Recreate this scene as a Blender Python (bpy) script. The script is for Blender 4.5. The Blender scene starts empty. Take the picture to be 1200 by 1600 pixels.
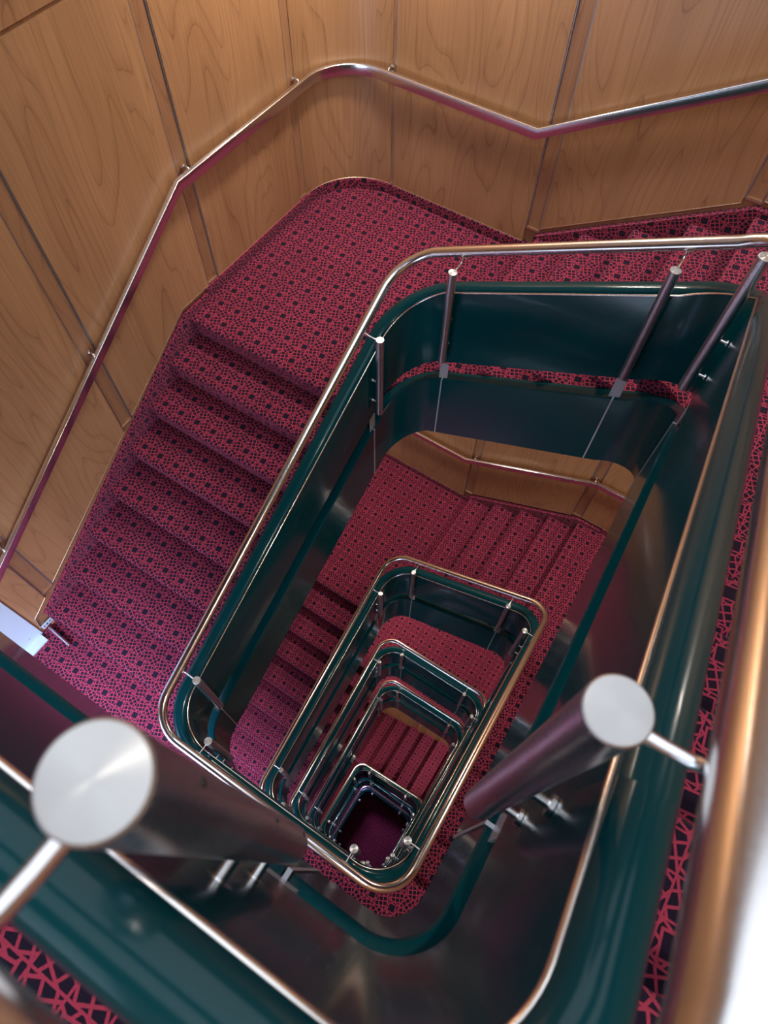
import bpy, bmesh, math, random
from mathutils import Vector, Matrix
random.seed(4)
C = bpy.context.scene.collection
sc = bpy.context.scene
PI = math.pi

# ---------------------------------------------------------------- camera
# World frame: X runs across the well (left to right), Y along the two long flights,
# Z up.  Heights in this file are mostly depths H below the camera: z = ZC - H.
ZC = 25.3
CX, CY = 0.0, 0.0
F, NX, NY, PHI = 1048.93, 587.49, 1362.50, math.radians(56.971)
dn = Vector((NX-600, NY-800, F)).normalized()          # straight down, in image axes (x right, y down, z in)
u_ = Vector((1, 0, 0)); u_ = (u_-u_.dot(dn)*dn).normalized()
v_ = -dn.cross(u_)
tv = math.sin(PHI)*u_-math.cos(PHI)*v_
sv = math.cos(PHI)*u_+math.sin(PHI)*v_
right = Vector((tv.x, sv.x, -dn.x)); up = -Vector((tv.y, sv.y, -dn.y)); back = -Vector((tv.z, sv.z, -dn.z))
cam = bpy.data.cameras.new('camera'); co = bpy.data.objects.new('camera', cam); C.objects.link(co)
co.matrix_world = Matrix(((right.x, up.x, back.x, CX), (right.y, up.y, back.y, CY), (right.z, up.z, back.z, ZC), (0, 0, 0, 1)))
cam.sensor_fit = 'VERTICAL'; cam.sensor_height = 36.0; cam.lens = F/1600*36
cam.clip_start = 0.02; cam.clip_end = 100
cam.dof.use_dof = True; cam.dof.focus_distance = 4.2; cam.dof.aperture_fstop = 6.0
sc.camera = co

# ---------------------------------------------------------------- world, lamps, exposure
w = bpy.data.worlds.new('world'); sc.world = w; w.use_nodes = True
bg = w.node_tree.nodes['Background']; bg.inputs[0].default_value = (.62, .78, 1, 1); bg.inputs[1].default_value = .15
sc.view_settings.view_transform = 'Standard'; sc.view_settings.look = 'None'
sc.view_settings.gamma = 1; sc.view_settings.use_curve_mapping = False
sc.view_settings.exposure = -0.05

def area(name, loc, target, size, size_y, power, col):
    l = bpy.data.lights.new(name, 'AREA'); l.shape = 'RECTANGLE'; l.size = size; l.size_y = size_y
    l.energy = power; l.color = col
    o = bpy.data.objects.new(name, l); C.objects.link(o); o.location = loc
    o.rotation_euler = (Vector(target)-Vector(loc)).to_track_quat('-Z', 'Y').to_euler()
    return o
M_LEV = [1.40, 5.93, 10.37, 13.45, 16.19]              # depth of the bottom-side landings
TLV = [None, 4.20, 8.76, 11.87, 14.50]
TRV = [None, 3.12, 7.76, 11.87, 14.50]
# daylight from the windows on the near side of every landing, one light over the well, and added lamps
SUNCOL = (.62, .72, 1.0)
for k in range(0, 5):
    o = area('window_daylight', (-2.1, -2.15, ZC-M_LEV[k]+1.4), (-3.0, -.1, ZC-M_LEV[k]+.3), 2.6, .9, (30, 85, 70, 70, 60)[k], SUNCOL); o.data.spread = math.radians(130)
    if k in (1, 2): o = area('window_daylight', (-2.5, -1.5, ZC-M_LEV[k]+.8), (-2.5, -.5, ZC-M_LEV[k]), 1.8, .5, 30, (.55, .62, 1)); o.data.spread = math.radians(95)  # extra low lamp added to deepen the blue glow on the landing floor
WARM = (1, .90, .78)
for k in range(1, 5):  # unseen lamps added near the landings so the backs of treads fall dark
    a_ = .6 if k == 1 else TLV[k-1]+.35
    b_ = .2 if k == 1 else TRV[k-1]+.35
    c_ = -1.45 if k == 1 else M_LEV[k-2]+.35
    area('landing_lamp', (-2.7, 4.3, ZC-a_), (-2.6, 3.0, 0), .3, .3, (95, 90, 90, 90)[k-1], WARM)
    area('landing_lamp', (1.4, 4.1, ZC-b_), (.8, 3.9, 0), .3, .3, (55, 80, 60, 50)[k-1], WARM)
    area('landing_lamp', (1.2, -1.2, ZC-c_), (1.1, -1.1, 0), .3, .3, (60, 70, 60, 50)[k-1], WARM)
area('ceiling_light', (-.9, 1.4, ZC+1.45), (-.9, 1.4, 0), 4.4, 5.6, 125, (.78, .89, 1))
area('landing_lamp', (-2.6, 1.0, ZC-20.4), (-2.2, .9, 0), .3, .3, 60, (.8, .8, 1))  # this and the next: added to brighten the two lowest loops and floor
area('landing_lamp', (1.2, .6, ZC-20.4), (.8, .6, 0), .3, .3, 60, (.8, .8, 1))
area('landing_lamp', (1.2, 2.8, ZC-14.95), (0, 2.4, 0), .3, .3, 110, WARM)  # added to light the wide flight below the fourth turn
area('landing_lamp', (-2.9, .8, ZC-16.5), (-2.0, 1.0, 0), .3, .3, 50, WARM)  # added to brighten the left side around the small loops
area('window_daylight', (-1.9, -2.1, ZC-21), (-1.2, 1.5, 0), 2.0, 1.2, 160, SUNCOL)  # added blue fill for the dark lower well, no window built here
area('landing_lamp', (-2.6, 2.6, 2.9), (-1.2, 1.2, 0), .5, .5, 110, (.62, .5, 1))  # added violet lamp that turns the bottom floor purple

# ---------------------------------------------------------------- materials
def mat(name):
    m = bpy.data.materials.new(name); m.use_nodes = True
    return m, m.node_tree.nodes, m.node_tree.links, m.node_tree.nodes['Principled BSDF']
def simple(name, col, rough=.5, metal=0, coat=0, bump=0, bscale=200):
    m, N, L, P = mat(name)
    P.inputs['Base Color'].default_value = (*col, 1); P.inputs['Roughness'].default_value = rough
    P.inputs['Metallic'].default_value = metal; P.inputs['Coat Weight'].default_value = coat
    P.inputs['Coat Roughness'].default_value = .06
    if name == 'green_lacquer': P.inputs['Specular IOR Level'].default_value = .22
    tc = N.new('ShaderNodeTexCoord'); n = N.new('ShaderNodeTexNoise'); n.inputs['Scale'].default_value = bscale; n.inputs['Detail'].default_value = 3
    L.new(tc.outputs['Object'], n.inputs['Vector'])
    mr = N.new('ShaderNodeMapRange'); mr.inputs[3].default_value = max(rough-.04, 0); mr.inputs[4].default_value = rough+.06
    L.new(n.outputs[0], mr.inputs[0]); L.new(mr.outputs[0], P.inputs['Roughness'])
    if bump:
        b = N.new('ShaderNodeBump'); b.inputs['Strength'].default_value = bump; b.inputs['Distance'].default_value = .002
        L.new(n.outputs[0], b.inputs['Height']); L.new(b.outputs[0], P.inputs['Normal'])
    return m
def brushed():
    m, N, L, P = mat('turned_steel_cap')
    P.inputs['Metallic'].default_value = .9; P.inputs['Roughness'].default_value = .46
    P.inputs['Base Color'].default_value = (.58, .575, .56, 1)
    P.inputs['Anisotropic'].default_value = .85
    tg = N.new('ShaderNodeTangent'); tg.direction_type = 'RADIAL'; tg.axis = 'Z'; L.new(tg.outputs[0], P.inputs['Tangent'])
    return m
def carpet():
    m, N, L, P = mat('patterned_red_carpet')
    def math_(op, a, b=None, c=None):
        n = N.new('ShaderNodeMath'); n.operation = op
        for i, x in enumerate((a, b, c)):
            if x is None: continue
            if isinstance(x, (int, float)): n.inputs[i].default_value = x
            else: L.new(x, n.inputs[i])
        return n.outputs[0]
    uv = N.new('ShaderNodeUVMap'); uv.uv_map = 'uv'
    sx = N.new('ShaderNodeSeparateXYZ'); L.new(uv.outputs[0], sx.inputs[0])
    X = math_('DIVIDE', sx.outputs[0], .175); Y = math_('DIVIDE', sx.outputs[1], .175)
    # big dark square on every lattice point
    fx = math_('SUBTRACT', math_('FRACT', X), .5); fy = math_('SUBTRACT', math_('FRACT', Y), .5)
    a = math.radians(8)
    rx = math_('ADD', math_('MULTIPLY', fx, math.cos(a)), math_('MULTIPLY', fy, math.sin(a)))
    ry = math_('SUBTRACT', math_('MULTIPLY', fy, math.cos(a)), math_('MULTIPLY', fx, math.sin(a)))
    cheb = math_('MAXIMUM', math_('ABSOLUTE', rx), math_('ABSOLUTE', ry))
    big = math_('LESS_THAN', cheb, .142); ring = math_('LESS_THAN', cheb, .18)
    # small hatch, turned one way or the other in every second patch
    hx = math_('MULTIPLY', math_('ADD', X, .25), 2.0); hy = math_('MULTIPLY', math_('ADD', Y, .25), 2.0)
    par = math_('MODULO', math_('ABSOLUTE', math_('ADD', math_('FLOOR', hx), math_('FLOOR', hy))), 2.0)
    def grid(ang, s):
        ca, sa = math.cos(ang), math.sin(ang)
        gx = math_('MULTIPLY', math_('ADD', math_('MULTIPLY', X, ca), math_('MULTIPLY', Y, sa)), s)
        gy = math_('MULTIPLY', math_('SUBTRACT', math_('MULTIPLY', Y, ca), math_('MULTIPLY', X, sa)), s)
        q = math_('MAXIMUM', math_('ABSOLUTE', math_('SUBTRACT', math_('FRACT', gx), .5)), math_('ABSOLUTE', math_('SUBTRACT', math_('FRACT', gy), .5)))
        return math_('LESS_THAN', q, .395)
    g1 = grid(math.radians(27), 5.6); g2 = grid(math.radians(63), 5.6)
    mix = math_('ADD', math_('MULTIPLY', g1, par), math_('MULTIPLY', g2, math_('SUBTRACT', 1.0, par)))
    # thin red seams between the patches
    ex = math_('LESS_THAN', math_('ABSOLUTE', math_('SUBTRACT', math_('FRACT', hx), .5)), .47)
    ey = math_('LESS_THAN', math_('ABSOLUTE', math_('SUBTRACT', math_('FRACT', hy), .5)), .47)
    small = math_('MULTIPLY', math_('MULTIPLY', mix, math_('MULTIPLY', ex, ey)), math_('SUBTRACT', 1.0, ring))
    dark = math_('MAXIMUM', big, small)
    tc = N.new('ShaderNodeTexCoord')
    no = N.new('ShaderNodeTexNoise'); no.inputs['Scale'].default_value = 260; no.inputs['Detail'].default_value = 4
    L.new(tc.outputs['Object'], no.inputs['Vector'])
    n2 = N.new('ShaderNodeTexNoise'); n2.inputs['Scale'].default_value = 1.6; L.new(tc.outputs['Object'], n2.inputs['Vector'])
    c = N.new('ShaderNodeMix'); c.data_type = 'RGBA'; L.new(dark, c.inputs[0])
    c.inputs[6].default_value = (.33, .036, .075, 1); c.inputs[7].default_value = (.010, .006, .018, 1)
    h = N.new('ShaderNodeHueSaturation'); L.new(c.outputs[2], h.inputs['Color'])
    val = math_('ADD', math_('MULTIPLY', no.outputs[0], .7), math_('MULTIPLY', n2.outputs[0], .35)); val = math_('ADD', val, .45)
    L.new(val, h.inputs['Value']); L.new(h.outputs[0], P.inputs['Base Color'])
    P.inputs['Roughness'].default_value = .95; P.inputs['Specular IOR Level'].default_value = .15
    P.inputs['Sheen Weight'].default_value = .15; P.inputs['Sheen Roughness'].default_value = .5
    P.inputs['Sheen Tint'].default_value = (.95, .62, .85, 1)
    b = N.new('ShaderNodeBump'); b.inputs['Strength'].default_value = .5; b.inputs['Distance'].default_value = .004
    L.new(no.outputs[0], b.inputs['Height']); L.new(b.outputs[0], P.inputs['Normal'])
    return m
def wood(name, dark, light, rough=.36):
    m, N, L, P = mat(name)
    tc = N.new('ShaderNodeTexCoord'); oi = N.new('ShaderNodeObjectInfo')
    ad = N.new('ShaderNodeVectorMath'); ad.operation = 'ADD'
    sc_ = N.new('ShaderNodeVectorMath'); sc_.operation = 'SCALE'; sc_.inputs['Scale'].default_value = 37
    cv = N.new('ShaderNodeCombineXYZ'); L.new(oi.outputs['Random'], cv.inputs[0]); L.new(oi.outputs['Random'], cv.inputs[1]); L.new(oi.outputs['Random'], cv.inputs[2])
    L.new(cv.outputs[0], sc_.inputs[0]); L.new(tc.outputs['Object'], ad.inputs[0]); L.new(sc_.outputs[0], ad.inputs[1])
    mp = N.new('ShaderNodeMapping'); mp.inputs['Scale'].default_value = (1, 1, .16); L.new(ad.outputs[0], mp.inputs[0])
    # broad cathedral figure: rings cut by the board
    n1 = N.new('ShaderNodeTexNoise'); n1.inputs['Scale'].default_value = 1.7; n1.inputs['Detail'].default_value = 2; n1.inputs['Distortion'].default_value = .35
    L.new(mp.outputs[0], n1.inputs['Vector'])
    mu = N.new('ShaderNodeMath'); mu.operation = 'MULTIPLY'; mu.inputs[1].default_value = 22; L.new(n1.outputs[0], mu.inputs[0])
    fr = N.new('ShaderNodeMath'); fr.operation = 'FRACT'; L.new(mu.outputs[0], fr.inputs[0])
    cr = N.new('ShaderNodeValToRGB'); e = cr.color_ramp.elements
    e[0].position = 0; e[0].color = (.35, .35, .35, 1); e[1].position = .3; e[1].color = (0, 0, 0, 1)
    x = cr.color_ramp.elements.new(.93); x.color = (.12, .12, .12, 1); x = cr.color_ramp.elements.new(1.0); x.color = (.9, .9, .9, 1)
    L.new(fr.outputs[0], cr.inputs[0])
    mp2 = N.new('ShaderNodeMapping'); mp2.inputs['Scale'].default_value = (60, 60, 1.6); L.new(ad.outputs[0], mp2.inputs[0])
    n2 = N.new('ShaderNodeTexNoise'); n2.inputs['Scale'].default_value = 1; n2.inputs['Detail'].default_value = 5; L.new(mp2.outputs[0], n2.inputs['Vector'])
    n3 = N.new('ShaderNodeTexNoise'); n3.inputs['Scale'].default_value = 2.2; n3.inputs['Detail'].default_value = 3; L.new(mp.outputs[0], n3.inputs['Vector'])
    def lin(a, k):
        q = N.new('ShaderNodeMath'); q.operation = 'MULTIPLY'; L.new(a, q.inputs[0]); q.inputs[1].default_value = k; return q.outputs[0]
    s = N.new('ShaderNodeMath'); s.operation = 'ADD'; L.new(lin(cr.outputs[0], .42), s.inputs[0]); L.new(lin(n2.outputs[0], .42), s.inputs[1])
    s2 = N.new('ShaderNodeMath'); s2.operation = 'ADD'; L.new(s.outputs[0], s2.inputs[0]); L.new(lin(n3.outputs[0], .5), s2.inputs[1])
    c = N.new('ShaderNodeValToRGB'); c.color_ramp.elements[0].position = .22; c.color_ramp.elements[0].color = (*light, 1)
    c.color_ramp.elements[1].position = .95; c.color_ramp.elements[1].color = (*dark, 1); L.new(s2.outputs[0], c.inputs[0])
    L.new(c.outputs[0], P.inputs['Base Color']); P.inputs['Roughness'].default_value = rough
    P.inputs['Coat Weight'].default_value = .15; P.inputs['Coat Roughness'].default_value = .25
    b = N.new('ShaderNodeBump'); b.inputs['Strength'].default_value = .08; b.inputs['Distance'].default_value = .002
    L.new(n2.outputs[0], b.inputs['Height']); L.new(b.outputs[0], P.inputs['Normal'])
    return m
MT = dict(
    green=simple('green_lacquer', (.0004, .035, .044), .17, 0, .10, .02, 40),
    steel=simple('polished_steel', (.84, .84, .85), .19, 1),
    satin=simple('satin_steel', (.70, .70, .77), .28, 1, 0, .05, 300),
    trim=simple('bright_trim', (.93, .91, .86), .2, 1),
    edge=simple('grey_metal_edge', (.40, .40, .42), .45, .9),
    gold=simple('pale_metal_edge', (.72, .58, .38), .3, .9),
    plate=simple('grey_painted_plate', (.48, .50, .54), .35, .6),
    white=simple('white_painted_steel', (.50, .62, .72), .4, 0),
    ceil=simple('off_white_ceiling', (.75, .74, .70), .7),
    black=simple('black_print', (.02, .02, .02), .6),
    cap=brushed(), carpet=carpet(),
    wood=wood('oak_veneer', (.20, .092, .040), (.46, .25, .118)),
    batten=wood('dark_oak_batten', (.19, .085, .04), (.38, .20, .10)),
    lamp=None)
mm, N, L, P = mat('lit_lamp_diffuser'); P.inputs['Emission Color'].default_value = (1, .93, .84, 1); P.inputs['Emission Strength'].default_value = 3; MT['lamp'] = mm
mm, N, L, P = mat('window_pane_daylight'); P.inputs['Emission Color'].default_value = (.55, .75, 1, 1); P.inputs['Emission Strength'].default_value = 1.3; MT['pane'] = mm

# ---------------------------------------------------------------- helpers
def me_from(name, V, Fc, m, smooth=None, uv=False):
    me = bpy.data.meshes.new(name); me.from_pydata([tuple(v) for v in V], [], Fc); me.update()
    bm = bmesh.new(); bm.from_mesh(me); bmesh.ops.recalc_face_normals(bm, faces=bm.faces); bm.to_mesh(me); bm.free()
    me.materials.append(m)
    if smooth is not None:
        for p in me.polygons: p.use_smooth = True
        me.set_sharp_from_angle(angle=math.radians(smooth))
    if uv: put_uv(me)
    return me
def put_uv(me, off=(0, 0, 0)):
    l = me.uv_layers.new(name='uv')
    for p in me.polygons:
        n = p.normal
        for li in p.loop_indices:
            v = me.vertices[me.loops[li].vertex_index].co+Vector(off)
            if abs(n.z) > .5: c = (v.x, v.y)
            elif abs(n.y) > abs(n.x): c = (v.x, v.y-v.z*math.copysign(1, n.y))
            else: c = (v.x-v.z*math.copysign(1, n.x), v.y)
            l.data[li].uv = (c[0]+.03, c[1]+.05)
def ob(name, me, parent=None, loc=None, rot=0):
    o = bpy.data.objects.new(name, me); C.objects.link(o)
    if parent: o.parent = parent
    if loc is not None: o.location = loc
    if rot: o.rotation_euler = (0, 0, rot)
    return o
def empty(name, loc, label, cat, group=None, kind=None):
    o = bpy.data.objects.new(name, None); o.empty_display_size = .1; C.objects.link(o); o.location = loc
    return tag(o, label, cat, group, kind)
def tag(o, label, cat, group=None, kind=None):
    o['label'] = label; o['category'] = cat
    if group: o['group'] = group
    if kind: o['kind'] = kind
    return o
def prism(name, poly, z0, z1, m, uv=False, smooth=None):
    n = len(poly)
    V = [(x, y, z0) for x, y in poly]+[(x, y, z1) for x, y in poly]
    Fc = [tuple(range(n))[::-1], tuple(range(n, 2*n))]+[(i, (i+1) % n, n+(i+1) % n, n+i) for i in range(n)]
    return me_from(name, V, Fc, m, smooth, uv)
def box_me(name, x0, x1, y0, y1, z0, z1, m, uv=False):
    return prism(name, [(x0, y0), (x1, y0), (x1, y1), (x0, y1)], z0, z1, m, uv)
def tube(name, pts, r, m, seg=12, cap=True):
    pts = [Vector(p) for p in pts]; V = []; Fc = []; nrm = None
    for i, p in enumerate(pts):
        t = (pts[min(i+1, len(pts)-1)]-pts[max(i-1, 0)]).normalized()
        if nrm is None: nrm = t.orthogonal().normalized()
        nrm = (nrm-nrm.dot(t)*t).normalized(); b = t.cross(nrm)
        for j in range(seg):
            a = 2*PI*j/seg; V.append(p+r*(math.cos(a)*nrm+math.sin(a)*b))
    for i in range(len(pts)-1):
        for j in range(seg):
            Fc.append((i*seg+j, i*seg+(j+1) % seg, (i+1)*seg+(j+1) % seg, (i+1)*seg+j))
    if cap: Fc += [tuple(range(seg))[::-1], tuple(range((len(pts)-1)*seg, len(pts)*seg))]
    return me_from(name, V, Fc, m, 50)

# ---------------------------------------------------------------- the helix of the well edge
# corners (t, s, H) going down: bottom right, top right, top left, bottom left of every turn
CORN = [(-3.55, -.108, -.02),
        (.165, -.108, .29), (.247, 3.057, 1.998), (-1.805, 3.057, 3.052), (-1.805, -.089, 4.796),
        (.202, -.089, 4.868), (.202, 3.037, 6.642), (-1.767, 3.037, 7.616), (-1.767, -.134, 9.242),
        (.198, -.134, 9.498), (.198, 2.984, 10.732), (-1.768, 2.984, 10.752), (-1.768, -.083, 12.319),
        (.177, -.083, 12.47), (.177, 2.999, 13.341), (-1.715, 2.999, 13.393), (-1.715, -.092, 15.064),
        (.20, -.10, 15.2), (.20, 1.90, 17.75), (-1.76, 1.90, 18.45), (-1.76, -.10, 18.9), (.2, -.10, 18.95)]
CORN = [Vector(c) for c in CORN]
RAILC = [c.copy() for c in CORN]; RAILC[0].y = RAILC[1].y = -.124; RAILC[1].x = .168
def helix(corn, R_, closed=False, nseg=8):
    """dense path: list of (t, s, H, nt, ns, g); n points away from the well"""
    out = []; n = len(corn)
    rng = range(n)
    for i in rng:
        p = corn[i]; g = float(i)
        if not closed and i in (0, n-1):
            q = corn[1] if i == 0 else corn[n-2]
            d = (q-p) if i == 0 else (p-q)
            d2 = Vector((d.x, d.y)).normalized(); out.append((p.x, p.y, p.z, d2.y, -d2.x, g)); continue
        a = corn[(i-1) % n]; b = corn[(i+1) % n]
        R = .135 if (corn is CORN and i == 1) else .16 if (corn is RAILC and i == 1) else R_
        d1 = Vector((p.x-a.x, p.y-a.y)); l1 = d1.length; d1.normalize()
        d2 = Vector((b.x-p.x, b.y-p.y)); l2 = d2.length; d2.normalize()
        turn = math.acos(max(-1, min(1, d1.dot(d2)))); c = R*math.tan(turn/2)
        H1 = p.z+(a.z-p.z)*c/l1; H2 = p.z+(b.z-p.z)*c/l2
        n1 = Vector((d1.y, -d1.x)); T1 = Vector((p.x, p.y))-d1*c; cen = T1-n1*R
        a1 = math.atan2(n1.y, n1.x)
        for j in range(nseg+1):
            f = j/nseg; an = a1+turn*f; nn = Vector((math.cos(an), math.sin(an)))
            q = cen+nn*R; H = H1*(1-f)+H2*f
            gg = (i-c/l1)+(c/l1+c/l2)*f if f <= 1 else 0
            out.append((q.x, q.y, H, nn.x, nn.y, gg))
    if closed:
        f0 = out[0]; out.append((*f0[:5], f0[5]+n))
    return out
def clip(path, g0, g1):
    r = []
    for i in range(len(path)-1):
        a, b = path[i], path[i+1]
        if b[5] <= g0 or a[5] >= g1: continue
        def at(g):
            f = (g-a[5])/(b[5]-a[5]); q = [a[k]*(1-f)+b[k]*f for k in range(6)]
            l = math.hypot(q[3], q[4]); q[3] /= l; q[4] /= l; return tuple(q)
        s = at(g0) if a[5] < g0 else a
        if not r: r.append(s)
        r.append(at(g1) if b[5] > g1 else b)
    return r
def slim(o, g):
    # the band is slimmer along the first two sides, thickening towards the far one
    f = max(0, min(1, (g-1.15)/.8))
    return o*f+(o*.66+.026)*(1-f)
def sweep(name, path, prof, m, smooth=40, perp=False, ends=True, uv=False, thin=False):
    """prof: closed list of (outward, up)"""
    V = []; Fc = []; n = len(prof)
    P3 = [Vector((p[0], p[1], ZC-p[2])) for p in path]
    for i, p in enumerate(path):
        nv = Vector((p[3], p[4], 0)); upv = Vector((0, 0, 1))
        if perp:
            t = (P3[min(i+1, len(P3)-1)]-P3[max(i-1, 0)]).normalized(); upv = nv.cross(t).normalized()
            if upv.z < 0: upv = -upv
        for o, z in prof: V.append(P3[i]+nv*(slim(o, p[5]) if thin else o)+upv*z)
    for i in range(len(path)-1):
        for j in range(n): Fc.append((i*n+j, i*n+(j+1) % n, (i+1)*n+(j+1) % n, (i+1)*n+j))
    if ends: Fc += [tuple(range(n))[::-1], tuple(range((len(path)-1)*n, len(path)*n))]
    return me_from(name, V, Fc, m, smooth, uv)
def circ(r, n=16, o=0, z=0): return [(o+r*math.cos(2*PI*i/n), z+r*math.sin(2*PI*i/n)) for i in range(n)]

RAIL_R = .032
BAND_IN, BAND_OUT, BAND_TOP, BAND_BOT = -.062, .042, -.28, -.94
STR_IN, STR_OUT, STR_TOP, STR_BOT = -.077, .008, -1.12, -1.80
R_RAIL, R_BAND = .24, .36
def band_prof():
    p = [(BAND_IN, BAND_BOT), (BAND_IN, BAND_TOP)]
    cx = (BAND_OUT+BAND_IN)/2; r = (BAND_OUT-BAND_IN)/2
    for i in range(1, 9):
        a = PI-PI*i/8; p.append((cx+r*math.cos(a), BAND_TOP+.035*math.sin(a)-.0*i))
    p += [(BAND_OUT, BAND_BOT)]
    return p
def str_prof(bot=None):
    b = .008; bot = bot or STR_BOT
    return [(STR_IN, bot), (STR_IN, STR_TOP-b), (STR_IN+b, STR_TOP), (STR_OUT, STR_TOP), (STR_OUT, bot)]

# posts: side, position along the side
POSTS = [('R', .279), ('R', 2.584), ('T', -.194), ('T', -1.373), ('L', 2.603), ('L', .299), ('B', -1.420), ('B', -.195)]
OFFP, CAPD, PLEN, PR = .123, .069, .80, .0285
def post_g(corn, i, pos, ax):
    A, B = corn[i], corn[(i+1) % len(corn)]
    return i+(pos-A[ax])/(B[ax]-A[ax])

# shared meshes of a post, in its own frame: origin = top centre, +X = outward (towards the stairs)
def lathe(name, prof, m, seg=24, smooth=35):
    V = []; Fc = []
    for r, z in prof:
        for j in range(seg): V.append((r*math.cos(2*PI*j/seg), r*math.sin(2*PI*j/seg), z))
    n = len(prof)
    for i in range(n-1):
        for j in range(seg): Fc.append((i*seg+j, i*seg+(j+1) % seg, (i+1)*seg+(j+1) % seg, (i+1)*seg+j))
    Fc += [tuple(range(seg)), tuple(range((n-1)*seg, n*seg))]
    return me_from(name, V, Fc, m, smooth)
post_me = lathe('post', [(PR-.003, -PLEN), (PR, -PLEN+.004), (PR, -.006)], MT['satin'], 32)
cap_me = lathe('cap', [(PR, -.006), (PR, -.0015), (PR-.0015, 0), (.0005, 0)], MT['cap'], 40)
arm_me = tube('arm', [(PR-.006, 0, -.018), (.07, 0, -.016), (.100, 0, -.012), (.115, 0, -.002), (.121, 0, .015), (.123, 0, CAPD-.024)], .0065, MT['steel'], 12)
arm_near = tube('arm', [(PR-.006, 0, -.018), (.045, 0, -.016), (.064, 0, -.012), (.075, 0, -.002), (.080, 0, .015), (.081, 0, CAPD-.024)], .0065, MT['steel'], 12)
saddle_me = box_me('saddle', .108, .138, -.03, .03, CAPD-.034, CAPD-.027, MT['steel'])
def stud_mesh():
    bm = bmesh.new(); L_ = OFFP+BAND_IN
    for r, x0, x1 in ((.0075, PR-.004, L_-.002), (.017, L_-.008, L_-.001)):
        q = bmesh.ops.create_cone(bm, cap_ends=True, segments=16, radius1=r, radius2=r, depth=x1-x0)
        bmesh.ops.rotate(bm, verts=q['verts'], cent=(0, 0, 0), matrix=Matrix.Rotation(PI/2, 3, 'Y'))
        bmesh.ops.translate(bm, verts=q['verts'], vec=((x0+x1)/2, 0, 0))
    me = bpy.data.meshes.new('stud'); bm.to_mesh(me); bm.free(); me.materials.append(MT['steel'])
    for p in me.polygons: p.use_smooth = True
    me.set_sharp_from_angle(angle=.7)
    return me
stud_me = stud_mesh()
screw_me = lathe('screw', [(.0035, 0), (.003, .0015), (.0005, .002)], MT['black'], 8)
plate_me = box_me('foot_plate', -.003, .003, -.033, .033, -.025, .165, MT['plate'])

def put_post(root, q, detail=True, off=None):
    """q = path sample on the rail line"""
    t, s, H, nt, ns, g = q
    a = math.atan2(ns, nt); near = off is not None; off = off or OFFP
    p = ob('post', post_me, root, Vector((t-nt*off, s-ns*off, ZC-H-CAPD))-root.location, a)
    ob('cap', cap_me, p); ob('arm', arm_near if near else arm_me, p)
    if detail:
        ob('saddle', saddle_me, p, (off-OFFP, 0, 0))
        for z in (-.45, -.68): ob('stud', stud_me, p, (0, 0, z))
        for z in (-.10, -.44, -.74):
            o = ob('screw', screw_me, p, (-PR*.8, PR*.6, z)); o.rotation_euler = (0, -PI/2, -.64)
    return p

ring_name = ['uppermost turn, its two thick posts nearest the viewer', 'second turn down, around the middle of the well',
             'third turn down, a slim loop inside the second', 'fourth turn down, last before the small loops',
             'largest of three small loops at the bottom', 'middle one of three small loops at the bottom', 'smallest loop, around the purple floor']
def build_turn(k, corn, g0, g1, posts, closed=False, detail=True, stringer=True, sbot=None):
    rp = helix(RAILC if corn is CORN else corn, R_RAIL, closed); bp = helix(corn, R_BAND, closed, 16)
    c = [q for q in clip(rp, g0, g1)]
    base = Vector((sum(q[0] for q in c)/len(c), sum(q[1] for q in c)/len(c), ZC-max(q[2] for q in c)-1))
    root = empty('balustrade', base, 'steel handrail and green band, '+ring_name[k], 'railing', 'railing turns around the stairwell')
    def add(name, me, par=root):
        me.transform(Matrix.Translation(-base)); return ob(name, me, par)
    add('handrail', sweep('handrail', clip(rp, g0, g1), circ(RAIL_R, 20), MT['steel'], 60, True))
    cuts = [g0]+[g for g in posts if g0+.02 < g < g1-.02]+[g1]
    for i in range(len(cuts)-1):
        e = 0
        add('band_panel', sweep('band_panel', clip(bp, cuts[i]+(e if i else 0), cuts[i+1]-(e if i < len(cuts)-2 else 0)), band_prof(), MT['green'], 40, thin=(k == 0)))
    add('edge_trim', sweep('edge_trim', clip(bp, g0, g1), circ(.0075, 10, BAND_IN+.002, BAND_TOP-.003), MT['trim'], 60, thin=(k == 0)))
    for g in posts:
        q = clip(rp, g-1e-4, g+1e-4)
        if q: put_post(root, q[0], detail, (.084 if g < 1 else .079) if (k == 0 and g < 1.5) else None)
    if stringer:
        sr = empty('stringer', base+Vector((0, 0, -.8)), 'green stringer under the railing, '+ring_name[k].replace('its two thick posts', 'two thick posts above it,'), 'stringer', 'stringers around the stairwell')
        b2 = Vector(sr.location)
        for i in range(len(cuts)-1):
            e = .0025
            me = sweep('stringer_panel', clip(bp, cuts[i]+(e if i else 0), cuts[i+1]-(e if i < len(cuts)-2 else 0)), str_prof(sbot), MT['green'], 30, thin=(k == 0))
            me.transform(Matrix.Translation(-b2)); ob('stringer_panel', me, sr)
        for g in cuts[1:-1]:
            q = clip(bp, g-1e-4, g+1e-4)[0]; a = math.atan2(q[4], q[3])
            si = slim(STR_IN, g) if k == 0 else STR_IN
            me = box_me('joint_strip', si-.003, si+.02, -.005, .005, sbot or STR_BOT, STR_TOP-.002, MT['plate'])
            ob('joint_strip', me, sr, Vector((q[0], q[1], ZC-q[2]))-b2, a)
            ob('foot_plate', plate_me, root, Vector((q[0]+q[3]*(si+.02), q[1]+q[4]*(si+.02), ZC-q[2]+STR_TOP))-base, a)
    return root

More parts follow.
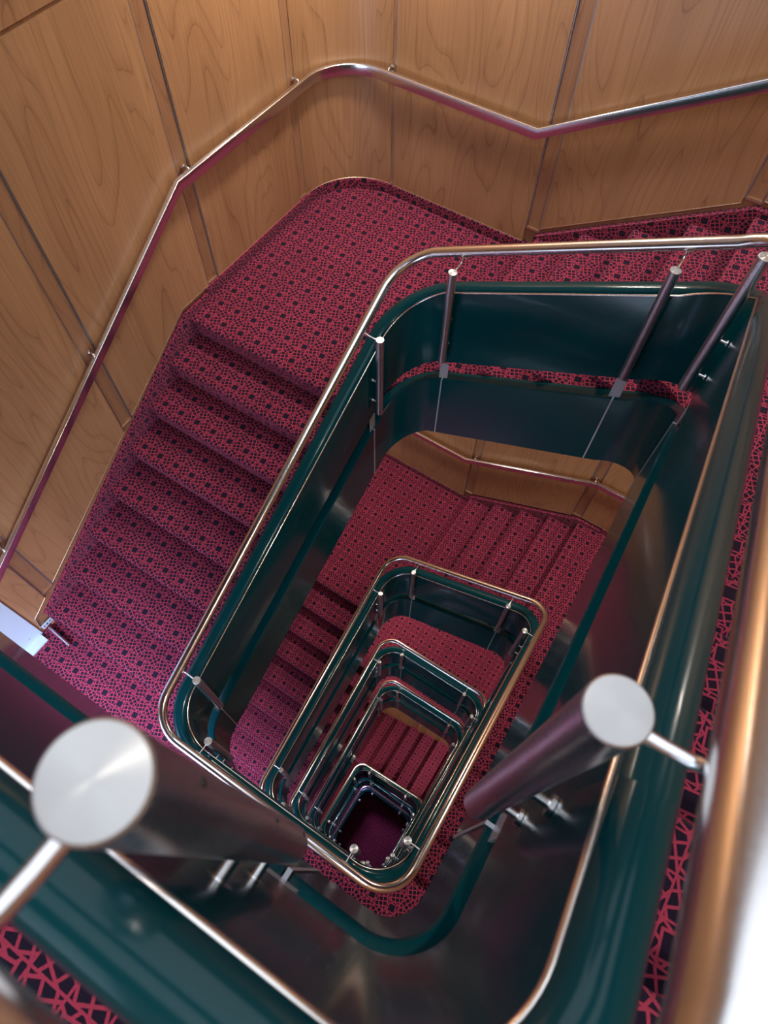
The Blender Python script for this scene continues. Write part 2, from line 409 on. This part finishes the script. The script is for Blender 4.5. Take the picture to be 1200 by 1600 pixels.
side_i = {'R': 0, 'T': 1, 'L': 2, 'B': 3}
for k in range(5):
    i0 = 1+4*k
    posts = []
    if k == 0: posts.append(post_g(CORN, 0, -.133, 0))
    else: posts.append(post_g(CORN, i0-1, -.195, 0))
    shift = 0
    for sd, pos in POSTS[:6]:
        i = i0+side_i[sd]; ax = 1 if sd in 'RL' else 0
        if k == 0 and i == 1 and pos < 1: pos = .208
        if k == 4 and sd in 'RL': pos = min(pos, 1.48)
        if k == 4 and sd == 'T': pos = (-.3 if pos > -1 else -1.38)
        posts.append(post_g(CORN, i, pos, ax))
    if i0+4 < len(CORN): posts.append(post_g(CORN, i0+3, -1.42, 0))
    g0 = 0 if k == 0 else i0-.5; g1 = i0+3.5 if k < 4 else i0+4-.02
    posts = sorted(g for g in posts)
    build_turn(k, CORN, g0, g1, posts, False, k < 3)
for k, (tl, tr, s0, s1, H) in enumerate(((-1.76, .2, -.1, 1.94, 20.9), (-1.74, .19, -.1, 1.97, 24.05))):
    cc = [Vector((tr, s0, H)), Vector((tr, s1, H)), Vector((tl, s1, H)), Vector((tl, s0, H))]
    ps = sorted([post_g(cc, 0, .28, 1), post_g(cc, 0, 1.5, 1), post_g(cc, 1, -.3, 0), post_g(cc, 1, -1.37, 0), post_g(cc, 2, 1.46, 1), post_g(cc, 2, .35, 1), post_g(cc, 3, -1.42, 0), post_g(cc, 3, -.2, 0)])
    # ring opened at the middle of its near side
    cc2 = [Vector((-.8, s0, H))]+cc+[Vector((-.8, s0, H))]
    ps2 = [0+(-.2+.8)/(tr+.8)]+[g+1 for g in ps if g < 3]+[4+(-1.42-tl)/(-.8-tl)]
    build_turn(5+k, cc2, 0, 5, sorted(ps2), False, False, sbot=(-1.42, -1.252)[k])

# ---------------------------------------------------------------- floors and landings
WL, WB, WR, WF = -3.60, 4.85, 2.10, -2.30
def arc(cx, cy, r, a0, a1, n=8): return [(cx+r*math.cos(math.radians(a0+(a1-a0)*i/n)), cy+r*math.sin(math.radians(a0+(a1-a0)*i/n))) for i in range(n+1)]
fl_n = [0]
def floor(poly, H, th=.22):
    me = prism('floor', poly, ZC-H-th, ZC-H, MT['carpet'], True)
    o = ob('floor', me); o['kind'] = 'structure'; o['label'] = 'floor or landing in red patterned carpet'; fl_n[0] += 1
    return o
RW = .58                                                # radius of the rounded wall corner
def tl_wall(): return [(WB_[0], WB_[1]) for WB_ in arc(WL+RW, WB-RW, RW, 90, 180, 10)]
def edge(k):
    # outline of the well at turn k: left, right, bottom (landing k), far side
    i = 1+4*k-4
    if k == 0: return CORN[4].x-.014, CORN[1].x+.014, CORN[1].y-.014, 0
    kk = i
    return CORN[kk+2].x-.014, CORN[kk+1].x+.014, (CORN[kk+3].y if k else 0)-.045, CORN[kk+2].y+.014
ca = .36
for k in range(5):
    H = M_LEV[k]
    tl, tr, sb = CORN[4*k].x-.014, CORN[4*k+1].x+.014, CORN[4*k].y-.014
    if k == 0: tl = CORN[4].x-.014; sb = CORN[1].y-.014; ca = .13
    else: ca = .36
    P_ = [(WL, WF), (WR, WF), (WR, -.19), (tr, -.19), (tr, sb+ca)]+arc(tr-ca, sb+ca, ca, 0, -90)[1:]+arc(tl+ca, sb+ca, ca, -90, -180)+[(tl, .17 if k else sb+ca), (WL, .17 if k else sb+ca)]
    floor(P_, H)
for k in range(1, 5):
    H = TLV[k]; ca = .36
    tl, tr, sb, st = edge(k)
    a_tl = arc(tl+ca, st-ca, ca, 180, 90); a_tr = arc(tr-ca, st-ca, ca, 90, 0)
    if TLV[k] != TRV[k]:
        floor([(WL, 2.86), (tl, 2.86)]+([(tl, st-ca)] if False else [])+[p for p in a_tl if p[1] > 2.86]+[(-1.42, st), (-1.42, WB)]+tl_wall()[:-1]+[(WL, WB-RW)], H)
        floor([(tr, 2.50), (WR, 2.50), (WR, WB), (.30, WB), (.30, st), (tr-ca, st)]+a_tr[1:], TRV[k])
    else:
        floor([(WL, 2.86), (tl, 2.86)]+[p for p in a_tl if p[1] > 2.86]+a_tr+[(tr, 2.50), (WR, 2.50), (WR, WB)]+tl_wall()[:-1]+[(WL, WB-RW)], H)
# lower, narrower storeys
tl, tr, sb, st = -1.80, .24, -.14, 3.04
S5 = 1.92
floor([(WL, WF), (WR, WF), (WR, sb), (tl, sb), (tl, 2.0), (WL, 2.0)], 20.0)
floor([(WL, 2.0), (-1.90, 2.0), (-1.90, 3.45), (WL, 3.45)], 19.35)
floor([(WL, WF), (WR, WF), (WR, 3.45), (WL, 3.45), (WL, 1.99), (tr, 1.99), (tr, sb), (tl, sb), (tl, 1.985), (WL, 1.985)], 22.1)
me = box_me('floor', WL, WR, WF, 3.45, -.2, 0, MT['carpet'], True); o = ob('floor', me); o['kind'] = 'structure'; o['label'] = 'purple lit carpet floor at the very bottom of the well'

# ---------------------------------------------------------------- stair flights
def step_mesh(depth, rise, length, ex=.043):
    """local frame: nosing edge at origin facing -Y, tread runs +Y, length along +X, top at z=0"""
    r = .022
    pr = [(depth+ex, 0), (r, 0)]
    for i in range(1, 6):
        a = math.radians(90+36*i); pr.append((r+r*math.cos(a), -r+r*math.sin(a)))
    pr += [(.045, -.05), (.045, -rise-.02), (depth+ex, -rise-.02)]
    V = [(0, y, z) for y, z in pr]+[(length, y, z) for y, z in pr]; n = len(pr)
    Fc = [tuple(range(n)), tuple(range(n, 2*n))[::-1]]+[(i, (i+1) % n, n+(i+1) % n, n+i) for i in range(n)]
    return V, Fc
def flight(label, axis, pos0, dp, n, H0, rise, lo, hi, last=.30, curb=None):
    """nosings at pos0+dp*i; step i top at H0-rise*(i+1); axis 'L': rises +Y, 'R': rises -Y, 'T': rises +X"""
    zb = ZC-H0
    mid = pos0+dp*n/2
    l0 = lo(mid) if callable(lo) else lo
    base = Vector((l0, mid, zb)) if axis in 'LR' else Vector((mid, l0, zb))
    root = empty('stair_flight', base, label, 'stairs', 'carpeted stair flights')
    for i in range(n):
        dep = abs(dp) if i < n-1 else last
        pm = pos0+dp*(i+.5); lo_ = lo(pm) if callable(lo) else lo; hi_ = hi(pm) if callable(hi) else hi
        V, Fc = step_mesh(dep, rise, hi_-lo_, .043 if i < n-1 else 0)
        W = []
        for x, y, z in V:
            if axis == 'L': p = (lo_+x, pos0+dp*i+y, z)
            elif axis == 'R': p = (lo_+x, pos0+dp*i-y, z)
            else: p = (pos0+dp*i+y, lo_+x, z)
            W.append(Vector((p[0], p[1], p[2]+zb+rise*(i+1))))
        me = me_from('step', W, Fc, MT['carpet'], 45, True); me.transform(Matrix.Translation(-base))
        ob('step', me, root)
    if curb:
        c0, c1 = curb
        a = pos0; b = pos0+dp*(n-1)
        za, zb2 = zb+rise*1.0+.05, zb+rise*n+.05
        d = 1 if dp > 0 else -1
        prof = [(a-.02*d, zb), (a-.02*d, za-.05), (b-.02*d, zb2+.0), (b+last*d, zb2+.0), (b+last*d, zb2-.3), (a+.3*d, zb)]
        V = []
        for c in (c0, c1):
            for q, z in prof: V.append(Vector((c, q, z)) if axis in 'LR' else Vector((q, c, z)))
        m_ = len(prof)
        Fc = [tuple(range(m_)), tuple(range(m_, 2*m_))[::-1]]+[(i, (i+1) % m_, m_+(i+1) % m_, m_+i) for i in range(m_)]
        me = me_from('curb', V, Fc, MT['carpet'], None, True); me.transform(Matrix.Translation(-base)); ob('curb', me, root)
    return root
def line(i, j, ax, d):
    # plan line of the rail between two corners, moved outwards by d
    A, B = CORN[i], CORN[j]
    return lambda p: (A[1-ax]+(B[1-ax]-A[1-ax])*(p-A[ax])/(B[ax]-A[ax]))+d
ordn = ['', 'uppermost', 'second highest', 'third highest', 'fourth highest']
for k in range(1, 5):
    r = (M_LEV[k]-TLV[k])/8; tl, tr, sb, st = edge(k)
    flight('long carpeted flight on the left side of the well, '+ordn[k]+' of its kind', 'L', .11, .35, 8, M_LEV[k], r, WL+.055, line(4*k-1, 4*k, 1, -.012), .30, (WL+.0, WL+.055))
    r = (TRV[k]-M_LEV[k-1])/8
    flight('long carpeted flight on the right side of the well, '+ordn[k]+' of its kind', 'R', 2.56, -.35, 8, TRV[k], r, line(4*k-3, 4*k-2, 1, .030 if k == 1 else .014), WR-.055, .30, (WR-.055, WR))
    if TLV[k] != TRV[k]:
        flight('short carpeted flight at the far side of the well, '+ordn[k]+' of two', 'T', -1.50, .375, 5, TLV[k], (TLV[k]-TRV[k])/5, st, WB-.055, .30, (WB-.055, WB))
tl, tr, sb, st = -1.80, .24, -.14, 3.04
flight('wide flight of six red steps seen through the bottom of the well', 'T', -1.90, .40, 6, 19.35, .22, 1.99, 3.45, .60)
flight('long carpeted flight on the right side of the well, lowest of its kind', 'R', 2.56, -.35, 8, 18.0, (18.0-M_LEV[4])/8, tr, WR-.2, .30)

# ---------------------------------------------------------------- wood panelled walls
def wallpath(z):  return None
# wall developed as straight runs: each panel is a board lying on the wall plane
wall_lab = {}
def wall_root(name):
    o = bpy.data.objects.new(name, None); C.objects.link(o); o['kind'] = 'structure'; return o
def board(name, root, A, B, n, zA0, zB0, z1, m, th=.02, proud=0.0):
    """vertical board from plan point A to B, inner normal n, bottom height linear zA0..zB0, top z1"""
    V = []
    for d in (proud, proud+th):
        for (p, z) in ((A, zA0), (B, zB0), (B, z1), (A, z1)): V.append(Vector((p[0]+n[0]*d, p[1]+n[1]*d, z)))
    Fc = [(0, 1, 2, 3), (7, 6, 5, 4), (0, 4, 5, 1), (1, 5, 6, 2), (2, 6, 7, 3), (3, 7, 4, 0)]
    return ob(name, me_from(name, V, Fc, m), root)
def run_wall(root, axis, fixed, seams, lo, hi, basef, ztop, sgn, gap=.135, joint=None, trim=True):
    """axis 'y': wall at x=fixed running along y. basef(p)->depth H of the wood bottom"""
    def pt(p): return (fixed, p) if axis == 'y' else (p, fixed)
    n = (sgn, 0) if axis == 'y' else (0, sgn)
    edges = [lo]+[x for s in seams for x in (s-gap/2, s+gap/2)]+[hi]
    for i in range(0, len(edges), 2):
        a, b = edges[i], edges[i+1]
        if b-a < .02: continue
        ks = sorted({a, b}|{q for q in basef.kinks if a+.01 < q < b-.01})
        tops = [(None, joint), (joint, ztop)] if joint is not None else [(None, ztop)]
        for bot, top in tops:
            topf = top if callable(top) else (lambda q, top=top: top)
            pts = []
            if bot is None: pts = [(q, ZC-basef(q+(1e-4 if q == a else -1e-4 if q == b else 0))) for q in ks]
            else: pts = [(a, ZC-bot+.014), (b, ZC-bot+.014)]
            kt = sorted({a, b}|{q for q in getattr(topf, 'kinks', []) if a+.01 < q < b-.01})
            poly = pts+[(q, ZC-topf(q)-(.014 if bot is None and joint is not None else 0)) for q in reversed(kt)]
            V = []
            for d in (.001, .021):
                for q, z in poly: V.append(Vector((pt(q)[0]+n[0]*d, pt(q)[1]+n[1]*d, z)))
            m_ = len(poly)
            Fc = [tuple(range(m_)), tuple(range(m_, 2*m_))[::-1]]+[(j, (j+1) % m_, m_+(j+1) % m_, m_+j) for j in range(m_)]
            ob('panel', me_from('panel', V, Fc, MT['wood']), root)
            if bot is None and trim:
                for (q0, z0), (q1, z1) in zip(pts[:-1], pts[1:]):
                    A, B = pt(q0), pt(q1)
                    ob('bottom_trim', tube('bottom_trim', [(A[0]+n[0]*.018, A[1]+n[1]*.018, z0), (B[0]+n[0]*.018, B[1]+n[1]*.018, z1)], .005, MT['gold'], 8), root)
    zf_ = ztop if callable(ztop) else (lambda q: ztop)
    for s in seams:
        z0 = ZC-basef(s)
        board('batten', root, pt(s-gap/2+.014), pt(s+gap/2-.014), n, z0+.005, z0+.005, ZC-zf_(s), MT['batten'], .010)
        for e in (s-gap/2+.006, s+gap/2-.006):
            board('edge_strip', root, pt(e-.005), pt(e+.005), n, z0, z0, ZC-zf_(s), MT['edge'], .016)
        board('clip', root, pt(s-gap/2+.012), pt(s+gap/2-.012), n, z0-.004, z0-.004, z0+.016, MT['gold'], .020)
class Base:
    def __init__(s, pts): s.p = pts; s.kinks = [q for q, _ in pts[1:-1]]
    def __call__(s, x):
        p = s.p
        if x <= p[0][0]: return p[0][1]
        for (a, ha), (b, hb) in zip(p[:-1], p[1:]):
            if x <= b: return ha if b == a else ha+(hb-ha)*(x-a)/(b-a)
        return p[-1][1]
TOPZ = -1.6
above = {}
class Top:
    def __init__(s, b, d): s.b, s.d, s.kinks = b, d, b.kinks
    def __call__(s, x): return s.b(x)+s.d
for k in (1, 2, 3, 4):
    mL, tL, tR = M_LEV[k], TLV[k], TRV[k]
    top = TOPZ if k == 1 else TLV[k-1]+.22
    topr = TOPZ if k == 1 else TRV[k-1]+.22
    topl = TOPZ if k == 1 else M_LEV[k-1]+.0
    r = (mL-tL)/8
    # left wall: floor level, then the sloped run beside the flight, then the landing
    wl = wall_root('wall_left'); bl = Base([(-.03, mL-.10), (.0, mL-r-.05), (2.54, tL-.10), (WB-RW, tL-.10)])
    run_wall(wl, 'y', WL, [.255, 1.64, 2.94, WB-RW-.03], -.03, WB-RW+.02, bl, TOPZ if k == 1 else Top(above['l'], .30), 1, joint=1.84 if k == 1 else None)
    # white steel backing behind the panels
    me = box_me('backing', WL-.06, WL, WF, WB-RW, ZC-mL-.2, ZC-(TOPZ if k == 1 else M_LEV[k-1]+.2), MT['batten']); ob('backing', me, wl)
    # rounded corner panel
    wb = wall_root('wall_back')
    pth = [(x, y) for x, y in arc(WL+RW, WB-RW, RW, 180, 90, 14)]
    V = []; nn = len(pth)
    for d in (.0, .02):
        for z in (ZC-tL+.10, ZC-(1.854 if k == 1 else top)):
            for x, y in pth:
                a = math.atan2(y-(WB-RW), x-(WL+RW)); V.append(Vector((x-math.cos(a)*d, y-math.sin(a)*d, z)))
    Fc = []
    for i in range(nn-1):
        Fc += [(i, i+1, nn+i+1, nn+i), (2*nn+i, 3*nn+i, 3*nn+i+1, 2*nn+i+1), (i, 2*nn+i, 2*nn+i+1, i+1), (nn+i, nn+i+1, 3*nn+i+1, 3*nn+i)]
    Fc += [(0, nn, 3*nn, 2*nn), (nn-1, 3*nn-1, 4*nn-1, 2*nn-1)]
    cp = ob('curved_panel', me_from('curved_panel', V, Fc, MT['wood'], 30), wb)
    if k == 1:
        me = cp.data.copy(); zs = {round(ZC-tL+.10, 3): ZC-1.826, round(ZC-1.854, 3): ZC-TOPZ}
        for v in me.vertices: v.co.z = zs[round(v.co.z, 3)]
        ob('curved_panel', me, wb)
    ob('bottom_trim', tube('bottom_trim', [(x-math.cos(math.atan2(y-(WB-RW), x-(WL+RW)))*.018, y-math.sin(math.atan2(y-(WB-RW), x-(WL+RW)))*.018, ZC-tL+.10) for x, y in pth], .005, MT['gold'], 8), wb)
    rt = (tL-tR)/5
    if rt > .01: bb = Base([(WL+RW, tL-.10), (-1.60, tL-.10), (-1.599, tL-.22), (-.02, tR-.10), (WR, tR-.10)])
    else: bb = Base([(WL+RW, tL-.10), (WR, tL-.10)])
    run_wall(wb, 'x', WB, [WL+RW-.03, -1.56, -.06, 1.40], WL+RW-.05, WR, bb, TOPZ if k == 1 else Top(above['b'], .32), -1, joint=1.84 if k == 1 else None)
    ob('backing', box_me('backing', WL+.3, WR, WB, WB+.06, ZC-tL-.2, ZC-(TOPZ if k == 1 else TLV[k-1]+.2), MT['batten']), wb)
    wr = wall_root('wall_right'); br = Base([(-.2, M_LEV[k-1]), (.11, M_LEV[k-1]), (2.56, tR), (WB, tR)])
    run_wall(wr, 'y', WR, [1.0, 2.6, 4.0], WF, WB, br, TOPZ if k == 1 else Top(above['r'], .20), -1); above['l'], above['b'], above['r'] = bl, bb, br
    ob('backing', box_me('backing', WR, WR+.06, WF, WB, ZC-tR-.2, ZC-(TOPZ if k == 1 else TRV[k-1]+.2), MT['batten']), wr)
def skirt(root, plan, H, h=.10, th=.035):
    path = []
    for i, (x, y, nx, ny) in enumerate(plan): path.append((x, y, H, nx, ny, i))
    ob('skirting', sweep('skirting', path, [(0, 0), (0, h), (-th+.008, h), (-th, h-.008), (-th, 0)], MT['carpet'], 30, uv=True), root)
corner_plan = [(x, y, math.cos(math.atan2(y-(WB-RW), x-(WL+RW))), math.sin(math.atan2(y-(WB-RW), x-(WL+RW)))) for x, y in arc(WL+RW, WB-RW, RW, 180, 90, 14)]
for k in range(1, 5):
    wl = bpy.data.objects['wall_left'+('.%03d' % (k-1) if k > 1 else '')]; wb = bpy.data.objects['wall_back'+('.%03d' % (k-1) if k > 1 else '')]
    skirt(wl, [(WL, 2.84, -1, 0), (WL, WB-RW, -1, 0)], TLV[k])
    skirt(wb, corner_plan+[(-1.50 if TLV[k] != TRV[k] else WR, WB, 0, 1)], TLV[k])
    if TLV[k] != TRV[k]: skirt(wb, [(.28, WB, 0, 1), (WR, WB, 0, 1)], TRV[k])
# lower storey wall behind the wide flight
wb = wall_root('wall_back'); b5 = Base([(WL, 19.35), (-1.95, 19.35), (.45, 18.0), (WR, 18.0)])
run_wall(wb, 'x', 3.45, [-2.4, -1.0, .4], WL, WR, b5, 14.72, -1)
ob('backing', box_me('backing', WL, WR, 3.45, 3.51, 0, ZC-14.72, MT['batten']), wb)
wl = wall_root('wall_left'); ob('backing', box_me('backing', WL-.06, WL, WF, 3.45, 0, ZC-16.2, MT['batten']), wl)
# near wall with a window on every floor
for k in range(0, 5):
    wf = wall_root('wall_front'); H = M_LEV[k]; top = TOPZ if k == 0 else M_LEV[k-1]+.22
    ob('panel', box_me('panel', WL, WR, WF-.06, WF, ZC-H, ZC-H+.75, MT['batten']), wf)
    ob('panel', box_me('panel', WL, WR, WF-.06, WF, ZC-H+2.25, ZC-top, MT['batten']), wf)
    wn = ob('window_%d' % (k+1), box_me('pane', WL+.1, -.2, WF-.05, WF-.03, ZC-H+.75, ZC-H+2.25, MT['pane'])); wn['kind'] = 'structure'; wn['label'] = 'daylit window on the near landing wall'
    ob('panel', box_me('panel', -.2, WR, WF-.06, WF, ZC-H+.75, ZC-H+2.25, MT['batten']), wf)
    for x in (WL+.02, -2.3, -1.2, -.24): ob('mullion', box_me('mullion', x, x+.06, WF-.03, WF+.01, ZC-H+.75, ZC-H+2.25, MT['white']), wf)
cl = ob('ceiling', box_me('ceiling', WL-.06, WR+.06, WF, WB+.06, ZC+1.6, ZC+1.7, MT['ceil'])); cl['kind'] = 'structure'

# ---------------------------------------------------------------- handrails on the walls
def wall_rail(k, dH):
    tL, tR, mL = TLV[k], TRV[k], M_LEV[k]
    o = .085; x = WL+o; y = WB-o; Hl = tL-1.0
    sl = (mL-tL)/8/.35
    R = RW-o-.06
    Hl = tL-1.10; c = [Vector((x, -.35, Hl+sl*(2.86+.05))), Vector((x, -.05, Hl+sl*2.86)), Vector((x, 2.86, Hl)), Vector((x, y, Hl)), Vector((-1.68, y, Hl))]
    pts = []                                            # (t, s, H, n) ; n points to the wall
    pts.append((x, .0, Hl+sl*2.80, -1, 0, 0)); pts.append((x, 2.80, Hl, -1, 0, 1)); 
    for i in range(13):
        a = PI-PI/2*i/12; pts.append((x+R+R*math.cos(a), y-R+R*math.sin(a), Hl, math.cos(a), math.sin(a), 2+i/12))
    pts.append((-1.68, y, Hl, 0, 1, 4))
    if tR != tL:
        s2 = (tL-tR)/5/.375
        pts.append((-.02, y, Hl-s2*1.66, 0, 1, 5)); pts.append((WR-.1, y, Hl-s2*1.66, 0, 1, 6))
    else: pts.append((WR-.1, y, Hl, 0, 1, 6))
    # flat bar with rounded edges
    w_, h_ = .020, .044
    prof = []
    for cx, cz, a0 in ((w_-.008, h_-.008, 0), (-w_+.008, h_-.008, 90), (-w_+.008, -h_+.008, 180), (w_-.008, -h_+.008, 270)):
        for j in range(4):
            a = math.radians(a0+30*j); prof.append((cx+.008*math.cos(a), cz+.008*math.sin(a)))
    root = empty('wall_handrail', (x, 2.0, ZC-Hl-.1), ('polished flat steel handrail on the wood wall above the uppermost flight', 'polished flat steel handrail on the wood wall one storey down, seen through the well')[k-1], 'handrail')
    me = sweep('rail', pts, prof, MT['steel'], 35); me.transform(Matrix.Translation(-root.location)); ob('rail', me, root)
    # brackets: a ring plate on the wall and a bent rod under the bar
    def Hat(q):
        return Hl+sl*max(0, 2.80-q)
    def bracket(p, H, n):
        a = math.atan2(n[1], n[0])
        b = ob('bracket', tube('bracket', [(o-.012, 0, .045), (o-.03, 0, .05), (.03, 0, .055), (.008, 0, .05), (0, 0, .034), (0, 0, .02)], .0075, MT['steel'], 10), root, Vector((p[0], p[1], ZC-H))-root.location, a)
        rm = lathe('rosette', [(.022, 0), (.022, .006), (.016, .010), (.001, .010)], MT['steel'], 20)
        q = ob('rosette', rm, b, (o-.022, 0, .045)); q.rotation_euler = (0, -PI/2, 0)
    for q in (.255, 1.64, 2.94): bracket((x, q), Hat(q), (-1, 0))
    bracket((x, WB-RW-.03), Hl, (-1, 0)); bracket((WL+RW, y), Hl, (0, 1)); 
    if k == 1: bracket((.9, y), Hl-((tL-tR)/5/.375)*1.66, (0, 1))
    else: bracket((-1.56, y), Hl-((tL-tR)/5/.375)*.12, (0, 1)); bracket((-.06, y), Hl-((tL-tR)/5/.375)*1.62, (0, 1))
wall_rail(1, 0); wall_rail(2, 0)

# ---------------------------------------------------------------- steel door frame at the foot of the wall, label and stop
zf = ZC-M_LEV[1]
d = ob('door_1', box_me('door_1', WL-.02, WL+.012, -.95, -.05, zf, zf+2.1, MT['white'])); d['kind'] = 'structure'; d['label'] = 'pale blue white steel door frame at the foot of the left wall'
ob('rivet', box_me('rivet', WL+.012, WL+.016, -.16, -.15, zf+.10, zf+.11, MT['edge']), d)
ob('threshold', box_me('threshold', WL+.012, WL+.10, -.95, -.07, zf, zf+.02, MT['white']), d)
pl = empty('label_plate', (WL+.03, .03, zf+.10), 'small white plate with a row of dark marks at the wall foot', 'label plate')
me = box_me('plate', 0, .006, -.05, .10, -.03, .03, MT['white']); ob('plate', me, pl)
for i, (a, b) in enumerate(((-.035, .016), (-.008, .02), (.03, .014), (.06, .016))):
    ob('mark', box_me('mark', .006, .007, a, a+b, -.008-.004*(i % 2), .010, MT['black']), pl)
ds = empty('door_stop', (WL+.15, .02, zf), 'short silver bar lying on the carpet below the small white plate', 'door stop')
ob('bar', tube('bar', [(-.12, 0, .02), (.16, -.02, .02)], .014, MT['satin'], 12), ds)
